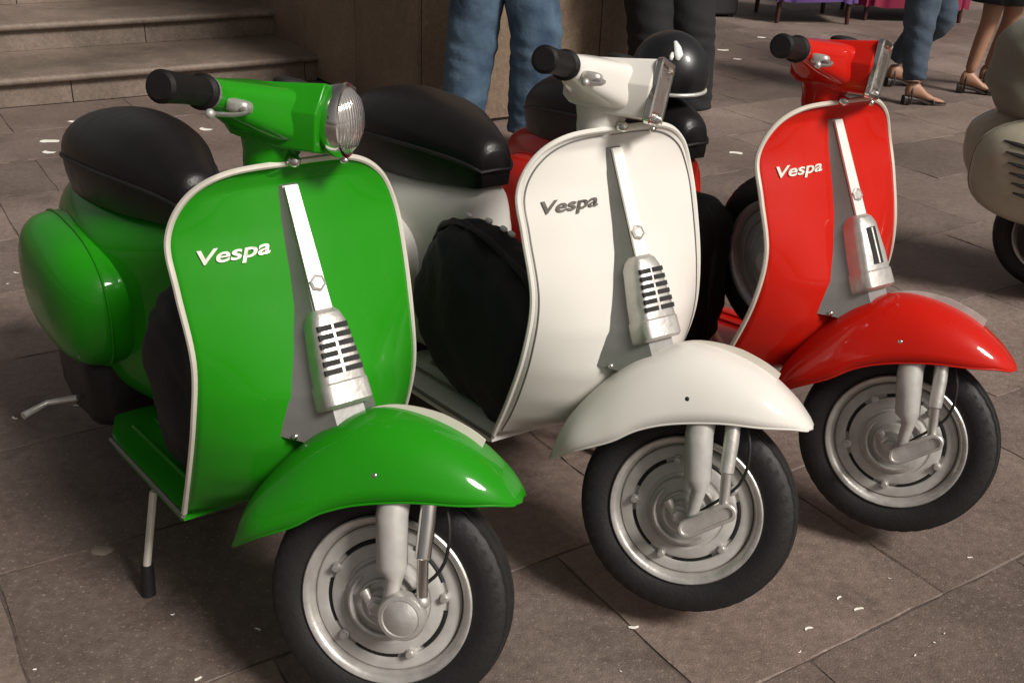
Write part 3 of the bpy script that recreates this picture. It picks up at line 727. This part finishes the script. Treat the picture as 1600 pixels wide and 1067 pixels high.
SG, SWH, SR = (-0.896, 2.424), (-0.291, 2.767), (0.200, 3.060)
g = scooter('green_scooter', 'bright green scooter with round chrome headlamp, nearest and leftmost in the row', SG, -0.935, 0.805, M_green, M_trim, M_badge, lamp='round', rim_seed=0.2)
w = scooter('white_scooter', 'cream white scooter with rectangular headlamp between the green and red ones', SWH, -0.998, 0.745, M_white, M_trimgrey, M_badgedark, lamp='rect', rim_seed=0.6)
r = scooter('red_scooter', 'glossy red scooter with a spare wheel behind its leg shield', SR, -0.988, 0.58, M_red, M_trim, M_badge, lamp='rect', grille=False, rim_seed=0.9)
xl = lambda p: Vector((p.x, p.y, p.z + DZ))
wheel(r, 'spare_wheel', (0.742, 0.045, 0.490), xl, side=-1, detail=False)
b = scooter('beige_scooter', 'dull beige scooter with louvred cowl cut off by the right edge', (1.915, 3.66), math.radians(-22), 0.1, M_beige, M_trimgrey, M_badgedark, lamp='round', louvres=True, badge=False)

# ------------------------------------------------------------------ things on the scooters
def bag(name, label, sc_loc, yaw, c, s, seed, e=0.6, tilt=0.0, specks=False, cat='bag'):
    o = empty(name, (sc_loc[0], sc_loc[1], 0), yaw, label, cat, 'black bags standing on the floorboards')
    R_ = Matrix.Rotation(tilt, 4, 'Y'); cv = Vector(c)
    def bx(p):
        q = cv + (R_ @ (p - cv)); return Vector((q.x, q.y, q.z + DZ))
    def folded(p):
        k = math.sin(p.z * 55 + p.x * 30 + 5 * noise.noise(p * 7 + Vector((seed, 0, 0)))); d_ = (p - cv).normalized()
        return bx(p + d_ * (0.006 * abs(k) + 0.010 * abs(noise.noise(p * 11 + Vector((0, seed, 0))))))
    bo = mk('bag_body', *superell(c, s, e, e, 72, 48, lump=0.026, seed=seed, lfreq=6), M_bag, o, folded, angle=0)
    zp = [Vector((c[0] + s[0] * 0.99 * sgnpow(math.cos(2 * PI * q / 48), e), c[1] - s[1] * 0.12, c[2] + s[2] * 0.99 * sgnpow(math.sin(2 * PI * q / 48), e))) for q in range(48)]
    mk('seam_piping', *tube(zp, 0.009, 8, closed=True), M_seat_side, bo, folded)
    top = c[2] + s[2]
    mk('handle', *tube(catmull([(c[0] - s[0] * .45, c[1], top - .02), (c[0] - s[0] * .2, c[1] - .02, top + .015), (c[0] + s[0] * .2, c[1] - .02, top + .015), (c[0] + s[0] * .45, c[1], top - .02)], 5), 0.007, 8), M_bag, o, bx)
    if specks:
        for k, (t, h) in enumerate(((-0.62, 0.93), (-0.25, 1.05), (0.02, 1.09), (0.16, 1.10))):
            mk('pale_toggle', *superell((c[0] + s[0] * t, c[1] + s[1] * .35, c[2] + s[2] * (h + .07)), (0.011, 0.006, 0.005), 0.7, 0.7, 12, 8), M_whitemark, o, bx)
    return o
bag('black_bag', 'bulging black cloth bag standing on the white scooter floorboard', SWH, -0.998, (0.615, -0.125, 0.425), (0.225, 0.075, 0.188), 3, e=0.62, tilt=0.10, specks=True)
bag('black_bag', 'black cloth bag tucked behind the green scooter leg shield', SG, -0.935, (0.635, -0.075, 0.410), (0.150, 0.095, 0.185), 9, e=0.65)
bag('black_bag', 'black box-shaped bag on the red scooter floorboard beside its spare wheel', SR, -0.988, (0.505, -0.065, 0.40), (0.125, 0.065, 0.185), 14, e=0.42)

he = empty('helmet', (SR[0], SR[1], 0), -0.988, 'black open-face helmet with white swoosh mark on the red scooter seat', 'helmet')
hc_ = Vector((0.318, 0.0, 0.888))
V, F = [], []
rings = []
for i in range(22):
    ph = -0.42 + (PI / 2 + 0.42) * i / 21; ph = min(ph, PI / 2 - 0.01)
    rings.append([(hc_.x + 0.106 * math.cos(ph) * math.cos(t), hc_.y + 0.095 * math.cos(ph) * math.sin(t), hc_.z - 0.03 + (0.105 if ph > 0 else 0.095) * math.sin(ph)) for t in [2 * PI * k / 48 for k in range(48)]])
sh_ = mk('shell', *loft(rings), M_helmet, he, xl, angle=60)
base_z = hc_.z - 0.03 + 0.095 * math.sin(-0.42)
mk('edge_trim', *tube([(hc_.x + 0.099 * math.cos(t), hc_.y + 0.089 * math.sin(t), base_z + 0.002) for t in [2 * PI * k / 48 for k in range(48)]], 0.005, 8, closed=True), M_silver, he, xl)
def on_helm(u, v):   # surface point on the shell by angles
    return Vector((hc_.x + 0.108 * math.cos(v) * math.cos(u), hc_.y + 0.097 * math.cos(v) * math.sin(u), hc_.z - 0.03 + 0.107 * math.sin(v)))
for pts, ws in (([(-0.66, 0.98), (-0.58, 0.80), (-0.55, 0.62), (-0.60, 0.48)], [0.005, 0.011, 0.014, 0.006]), ([(-0.74, 0.66), (-0.76, 0.56), (-0.78, 0.47)], [0.003, 0.007, 0.005])):
    P = [on_helm(*p) for p in pts]; V = []
    for k, p in enumerate(P):
        t = (P[min(k + 1, len(P) - 1)] - P[max(k - 1, 0)]).normalized(); nn = (p - (hc_ - Vector((0, 0, .03)))).normalized(); sd2 = t.cross(nn).normalized()
        V += [p - sd2 * ws[k] * .8 - nn * .0008, p + nn * 0.0003, p + sd2 * ws[k] * .8 - nn * .0008]
    F = []
    for k in range(len(P) - 1): F += [(3 * k, 3 * k + 1, 3 * k + 4, 3 * k + 3), (3 * k + 1, 3 * k + 2, 3 * k + 5, 3 * k + 4)]
    mk('white_mark', V, F, M_whitemark, he, xl, solid=0.0008)

cv_ = empty('olive_cover', (1.915, 3.66, 0), math.radians(-22), 'creased olive cloth bulk piled on the beige scooter at the right edge', 'cloth cover')
def crease(p):
    q = p.copy(); d_ = (p - Vector((-0.07, -0.02, 0.73))).normalized()
    k = math.sin(p.z * 42 + p.x * 26 + 2.5 * noise.noise(p * 6)) * 0.009 * max(0, 1 - abs(p.z - .66) * 4) + 0.012 * noise.noise(p * 9)
    q += d_ * k; return Vector((q.x, q.y, q.z + DZ))
mk('cloth', *superell((-0.075, -0.01, 0.735), (0.27, 0.20, 0.205), 0.85, 0.9, 80, 50), M_olive, cv_, crease, angle=0)

# ------------------------------------------------------------------ people
def skin_mesh(name, pts, edges, mat, parent, sub=2):
    me = bpy.data.meshes.new(name); me.from_pydata([tuple(p[:3]) for p in pts], edges, []); me.update(); me.materials.append(mat)
    o = bpy.data.objects.new(name, me); COL.objects.link(o); o.parent = parent
    md = o.modifiers.new('skin', 'SKIN'); md.use_smooth_shade = True
    for i, p in enumerate(pts):
        sv_ = me.skin_vertices[0].data[i]; r_ = p[3]
        sv_.radius = r_ if isinstance(r_, tuple) else (r_, r_)
        sv_.use_root = (i == 0)
    s = o.modifiers.new('sub', 'SUBSURF'); s.levels = sub; s.render_levels = sub
    return o

def leg_cloth(pts, rad, seed, wr=0.012, seg=28, fold=38):
    P = catmull(pts, 14); n = len(P)
    R_ = [p.x for p in catmull([Vector((r_, 0, 0)) for r_ in rad], 14)]
    V, F = tube(P, R_, seg)
    c = []
    for i, v in enumerate(V):
        k = min(n - 1, i // seg); d_ = (v - P[k]); dn = d_.normalized()
        a = math.atan2(dn.y, dn.x)
        kz = math.exp(-((v.z - 0.47) / 0.10) ** 2) + math.exp(-((v.z - 0.14) / 0.09) ** 2)
        f = noise.noise(Vector((v.x * 4 + seed, v.y * 4, v.z * 3))) * wr * .6 + math.sin(v.z * 75 + a * 3 + seed + 4 * noise.noise(v * 5)) * wr * (0.06 + 0.30 * kz) + abs(noise.noise(Vector((a * 1.3 + seed, v.z * 5 + a, 2)))) * wr * .9
        c.append(v + dn * f)
    return c, F

def person(name, label, base, rz, legs, trouser_mat, hip, height, hip_r=0.16, rads=(0.13, 0.11, 0.095, 0.095, 0.10), cloth=True, shirt=M_shirt, skirt=None, shoe='shoe'):
    T = empty(name, (base[0], base[1], 0), 0.0, label, 'person')
    B = Vector((base[0], base[1], 0))
    f = lambda p: Vector(p) - B
    hipv = f(hip); k = height / 1.75
    sidev = Vector((math.cos(rz), math.sin(rz), 0)); fwd = Vector((sidev.y, -sidev.x, 0))
    pts, ed = [], []
    def add(p, r_, par=None):
        pts.append((*p, r_)); i = len(pts) - 1
        if par is not None: ed.append((par, i))
        return i
    pel = add(hipv, 0.13 * k)
    wst = add(hipv + Vector((0, 0, 0.16 * k)), 0.12 * k, pel); chs = add(hipv + Vector((0, 0, 0.36 * k)), 0.145 * k, wst)
    nk = add(hipv + Vector((0, 0, 0.52 * k)), 0.058 * k, chs); hd = add(hipv + Vector((0, 0, 0.63 * k)) + fwd * .02, 0.085 * k, nk); ht = add(hipv + Vector((0, 0, 0.73 * k)) + fwd * .01, 0.080 * k, hd)
    for s in (-1, 1):
        sh = add(hipv + Vector((0, 0, 0.44 * k)) + sidev * s * 0.17 * k, 0.06 * k, chs)
        el = add(hipv + Vector((0, 0, 0.16 * k)) + sidev * s * 0.24 * k - fwd * 0.03, 0.043 * k, sh)
        wr = add(hipv + Vector((0, 0, -0.06 * k)) + sidev * s * 0.26 * k + fwd * 0.06, 0.030 * k, el)
        hn = add(hipv + Vector((0, 0, -0.15 * k)) + sidev * s * 0.26 * k + fwd * 0.08, 0.034 * k, wr)
    for s, L in zip((-1, 1), legs):
        j = pel
        for q, (p, r_) in enumerate(zip(L[:-1], (0.085, 0.060, 0.052, 0.038))): j = add(f(p), r_ * k, j)
    skin_mesh('body', pts, ed, M_skin, T)
    mk('hair', *superell(hipv + Vector((0, 0, 0.705 * k)) - fwd * .015, (0.098 * k, 0.098 * k, 0.085 * k), 1, 1, 20, 14, lump=.01), M_hair, T, angle=0)
    mk('shirt', *loft([[hipv + Vector((0, 0, z * k)) + sidev * (rx * k * math.cos(a)) + fwd * (ry * k * math.sin(a)) for a in [2 * PI * q / 28 for q in range(28)]] for rx, ry, z in ((0.185, 0.15, -0.06), (0.175, 0.14, 0.08), (0.185, 0.14, 0.22), (0.20, 0.15, 0.36), (0.19, 0.12, 0.44), (0.09, 0.085, 0.51))]), shirt, T, angle=0)
    if cloth:
        parts = [loft([[hipv + Vector((0, 0, z * k)) + sidev * (rx * k * math.cos(a)) + fwd * (ry * k * math.sin(a)) for a in [2 * PI * q / 28 for q in range(28)]] for rx, ry, z in ((0.10, 0.10, -0.14), (0.16, 0.14, -0.08), (0.18, 0.15, 0.02), (0.165, 0.135, 0.12))])]
        for s, L in zip((-1, 1), legs):
            parts.append(leg_cloth([hipv + sidev * s * 0.085 * k + Vector((0, 0, -0.02))] + [f(p) for p in L[:-1]], rads, 10 * s + base[0]))
        mk('trousers', *join(*parts), trouser_mat, T, angle=0)
    if skirt:
        mk('skirt', *loft([[hipv + Vector((0, 0, z * k)) + sidev * (rx * k * math.cos(a)) * (1 + .05 * math.sin(5 * a)) + fwd * (ry * k * math.sin(a)) for a in [2 * PI * q / 40 for q in range(40)]] for rx, ry, z in ((0.25, 0.22, skirt), (0.22, 0.19, -0.12), (0.165, 0.14, 0.10))]), M_blackcloth, T, angle=0)
    for L in legs:
        a = f(L[-2]); toe = f(L[-1]); dirv = Vector((toe.x - a.x, toe.y - a.y, 0)); ln = max(0.16, dirv.length); dirv.normalize(); sv2 = Vector((-dirv.y, dirv.x, 0))
        ground = Vector((a.x, a.y, toe.z))
        if shoe == 'shoe':
            rings = []
            for t, w_, h in ((-0.075, 0.020, 0.05), (-0.06, 0.036, 0.085), (0.0, 0.040, 0.095), (ln * .45, 0.043, 0.070), (ln * .8, 0.046, 0.052), (ln * .97, 0.036, 0.038), (ln * 1.02, 0.014, 0.02)):
                rings.append([ground + dirv * t + sv2 * w_ * sgnpow(math.cos(q), .8) + Vector((0, 0, h / 2 + h / 2 * sgnpow(math.sin(q), .7))) for q in [2 * PI * u / 20 for u in range(20)]])
            mk('shoe', *loft(rings), M_shoe, T, angle=50)
        else:
            heel = 0.055
            # foot, sole with raised heel, strap
            rings = []
            for t, w_, zb, zt in ((-0.045, 0.016, heel, heel + .06), (-0.03, 0.028, heel - .005, heel + .085), (0.02, 0.030, heel - .012, heel + .085), (0.09, 0.033, 0.025, 0.075), (0.15, 0.038, 0.014, 0.045), (0.19, 0.034, 0.012, 0.034), (0.21, 0.016, 0.012, 0.024)):
                rings.append([ground + dirv * t + sv2 * w_ * math.cos(q) + Vector((0, 0, (zb + zt) / 2 + (zt - zb) / 2 * math.sin(q))) for q in [2 * PI * u / 16 for u in range(16)]])
            mk('foot', *loft(rings), M_skin, T, angle=0)
            rings = []
            for t, w_, zb, zt in ((-0.055, 0.024, 0.0, heel + .004), (-0.02, 0.028, 0.0, heel - .002), (-0.01, 0.028, heel - .03, heel - .004), (0.05, 0.026, 0.018, 0.040), (0.10, 0.034, 0.0, 0.022), (0.16, 0.040, 0.0, 0.014), (0.21, 0.034, 0.0, 0.013), (0.225, 0.012, 0.002, 0.012)):
                rings.append([ground + dirv * t + sv2 * w_ * sgnpow(math.cos(q), .6) + Vector((0, 0, (zb + zt) / 2 + (zt - zb) / 2 * sgnpow(math.sin(q), .5))) for q in [2 * PI * u / 16 for u in range(16)]])
            sm = M_shoe if shoe == 'sandal' else M_shoew
            so = mk('shoe', *loft(rings), sm, T, angle=40)
            for t, zz in ((0.125, 0.050), (-0.02, heel + 0.075)):
                mk('strap', *tube([ground + dirv * t + sv2 * 0.041 * math.cos(q) + Vector((0, 0, 0.012 + (zz - 0.010) * math.sin(q))) for q in [PI * u / 12 for u in range(13)]], 0.009 if t > 0 else .006, 8, flat=.4), sm, so)
    return T

person('person', 'standing person in faded blue jeans behind the white scooter seat', (-0.12, 5.33), 0.1,
       ([(-0.225, 5.33, 0.72), (-0.245, 5.33, 0.52), (-0.272, 5.31, 0.30), (-0.283, 5.31, 0.10), (-0.31, 5.14, 0.0)],
        [(0.030, 5.31, 0.72), (0.058, 5.29, 0.55), (0.050, 5.29, 0.32), (0.036, 5.29, 0.09), (0.02, 5.12, 0.0)]),
       M_denim, (-0.10, 5.33, 0.98), 1.8, rads=(0.13, 0.126, 0.122, 0.112, 0.094))
person('person', 'standing person in black trousers behind the helmet on the red scooter', (0.80, 5.95), 0.25,
       ([(0.655, 5.93, 0.70), (0.675, 5.92, 0.50), (0.69, 5.92, 0.30), (0.70, 5.92, 0.09), (0.66, 5.75, 0.0)],
        [(0.855, 5.96, 0.70), (0.885, 5.95, 0.50), (0.905, 5.95, 0.30), (0.92, 5.95, 0.09), (0.96, 5.78, 0.0)]),
       M_blackcloth, (0.765, 5.95, 0.98), 1.8, rads=(0.14, 0.135, 0.128, 0.122, 0.118))
person('person', 'walking woman in cropped grey-blue jeans and dark heeled sandals', (2.42, 6.68), 1.25,
       ([(2.345, 6.66, 0.66), (2.345, 6.65, 0.46), (2.355, 6.64, 0.28), (2.372, 6.63, 0.155), (2.57, 6.66, 0.0)],
        [(2.475, 6.80, 0.66), (2.525, 6.84, 0.48), (2.46, 7.02, 0.34), (2.42, 7.16, 0.20), (2.54, 7.20, 0.0)]),
       M_denim2, (2.42, 6.74, 0.93), 1.66, rads=(0.11, 0.098, 0.088, 0.078, 0.066), shoe='sandal')
person('person', 'bare-legged woman in a black skirt and dark heeled shoes near the right edge', (2.90, 7.05), 1.1,
       ([(2.915, 7.03, 0.66), (2.905, 7.02, 0.46), (2.875, 7.03, 0.28), (2.850, 7.03, 0.12), (3.03, 7.00, 0.0)],
        [(3.06, 7.10, 0.66), (3.08, 7.12, 0.46), (3.07, 7.20, 0.28), (3.06, 7.26, 0.12), (3.22, 7.24, 0.0)]),
       M_skin, (2.985, 7.08, 0.90), 1.62, cloth=False, skirt=-0.36, shoe='sandal')

# ------------------------------------------------------------------ far tables and case
def table(name, label, c, sx_, sy_, rz, drop, cloth_mat):
    T = empty(name, (c[0], c[1], 0), rz, label, 'table')
    mk('table_top', *box((0, 0, 0.73), (sx_, sy_, 0.03)), M_wood, T, smooth=False, bevel=.004)
    for a in (-1, 1):
        for b_ in (-1, 1):
            mk('leg', *tube([(a * (sx_ / 2 - .06), b_ * (sy_ / 2 - .06), 0.72), (a * (sx_ / 2 - .06), b_ * (sy_ / 2 - .06), 0.3), (a * (sx_ / 2 - .05), b_ * (sy_ / 2 - .05), 0.0)], [0.028, 0.026, 0.018], 10), M_wood, T)
    ring = []
    n = 96
    for k in range(n):
        t = 2 * PI * k / n; ring.append((sgnpow(math.cos(t), .3) * (sx_ / 2 + .01), sgnpow(math.sin(t), .3) * (sy_ / 2 + .01)))
    rings = []
    for z, q in ((0.752, 0.0), (0.752, 0.98), (0.745, 1.0), (0.60, 1.01), (drop, 1.03)):
        rings.append([(x * max(q, .01) + (0.014 * math.sin(k * 1.3) if q > 1 else 0), y * max(q, .01) + (0.014 * math.cos(k * 1.1) if q > 1 else 0), z + (0.01 * math.sin(k * .7) if q > 1.02 else 0)) for k, (x, y) in enumerate(ring)])
    mk('tablecloth', *loft(rings, True, False), cloth_mat, T, angle=0)
    return T
table('draped_table', 'dark wood table with purple cloth far behind the red handlebar', (2.44, 9.95), 0.72, 0.72, 0.10, 0.185, M_purple)
table('draped_table', 'dark wood table under maroon cloth at the top edge, beside the walking woman', (3.42, 10.30), 0.95, 0.75, 0.05, 0.125, M_maroon)
ca = empty('black_case', (1.62, 9.95, 0), 0.2, 'black box-shaped case on the paving beside the black trousers, top edge', 'case')
mk('case_body', *box((0, 0, 0.27), (0.42, 0.34, 0.50)), M_bag, ca, bevel=0.02)
for a in (-1, 1):
    for q in (-1, 1): mk('foot', *box((a * .16, q * .12, 0.012), (0.05, 0.05, 0.024)), M_black, ca, smooth=False, bevel=.003)
mk('lid', *box((0, 0, 0.545), (0.43, 0.35, 0.045)), M_bag, ca, bevel=0.012)

# ------------------------------------------------------------------ litter
SCR = [(-1.717, 3.447), (-1.704, 3.35), (-2.29, 5.467), (-2.263, 5.096), (-2.194, 4.902), (-1.603, 5.416), (-0.866, 1.55), (-0.659, 1.717), (-0.48, 1.685), (-1.3, 2.465), (0.901, 1.751), (0.82, 1.682), (0.592, 1.679), (0.712, 1.853), (1.049, 2.014), (1.482, 8.21), (1.53, 7.878), (1.093, 5.367), (0.268, 1.732), (0.232, 1.605), (0.624, 1.752), (1.887, 8.836), (0.744, 1.819), (0.872, 1.722), (-0.559, 1.542), (-1.166, 2.545), (0.842, 1.926)]
rp = random.Random(5)
for i, (x, y) in enumerate(SCR):
    far = y > 4
    L = rp.choice((.003, .004, .006, .008, .011)) * rp.uniform(.8, 1.15) if not far else rp.uniform(.025, .05); W_ = L * rp.uniform(.22, .45) if not far else L * .6
    V = []; nseg = 5; bend = rp.uniform(-.4, .4)
    for k in range(nseg + 1):
        t = -1 + 2 * k / nseg; wv = W_ * (1 - 0.35 * t * t) * rp.uniform(.8, 1.1)
        for s in (-1, 1): V.append((L * t, s * wv + bend * L * t * t, 0.0016 + 0.0012 * abs(t) * rp.random() + 0.0006 * s * rp.random()))
    F = [(2 * k, 2 * k + 1, 2 * k + 3, 2 * k + 2) for k in range(nseg)]
    o = mk('paper_scrap', V, F, M_paper, None, smooth=False, solid=0.0006)
    o.location = (x, y, 0); o.rotation_euler = (0, 0, rp.uniform(-.6, .9))
    if y > 7: area = 'on the far plaza beyond the black trousers'
    elif y > 4: area = 'on the paving in front of the steps' if x < 0 else 'between the helmet and the red leg shield'
    elif x < -1: area = 'left of the green scooter cowl and kick starter'
    elif x < 0: area = 'in front of the green scooter stand'
    elif x < 0.65: area = 'in front of the white scooter front wheel'
    else: area = 'in front of the red scooter front wheel'
    tag(o, 'tiny white paper scrap ' + area, 'paper scrap', 'white scraps ' + area)
V = []
ring0, ring1 = [], []
for k in range(28):
    a = 2 * PI * k / 28; q = 0.024 + 0.006 * noise.noise(Vector((math.cos(a) * 2, math.sin(a) * 2, 3)))
    ring0.append((q * math.cos(a), q * .8 * math.sin(a), 0.0)); ring1.append((q * .9 * math.cos(a), q * .72 * math.sin(a), 0.0022))
gm = mk('gum_spot', *loft([ring0, ring1]), M_gum, None, angle=60); gm.location = (-0.873, 1.92, 0)
tag(gm, 'flattened pale gum spot on the paving left of the green scooter stand', 'gum')
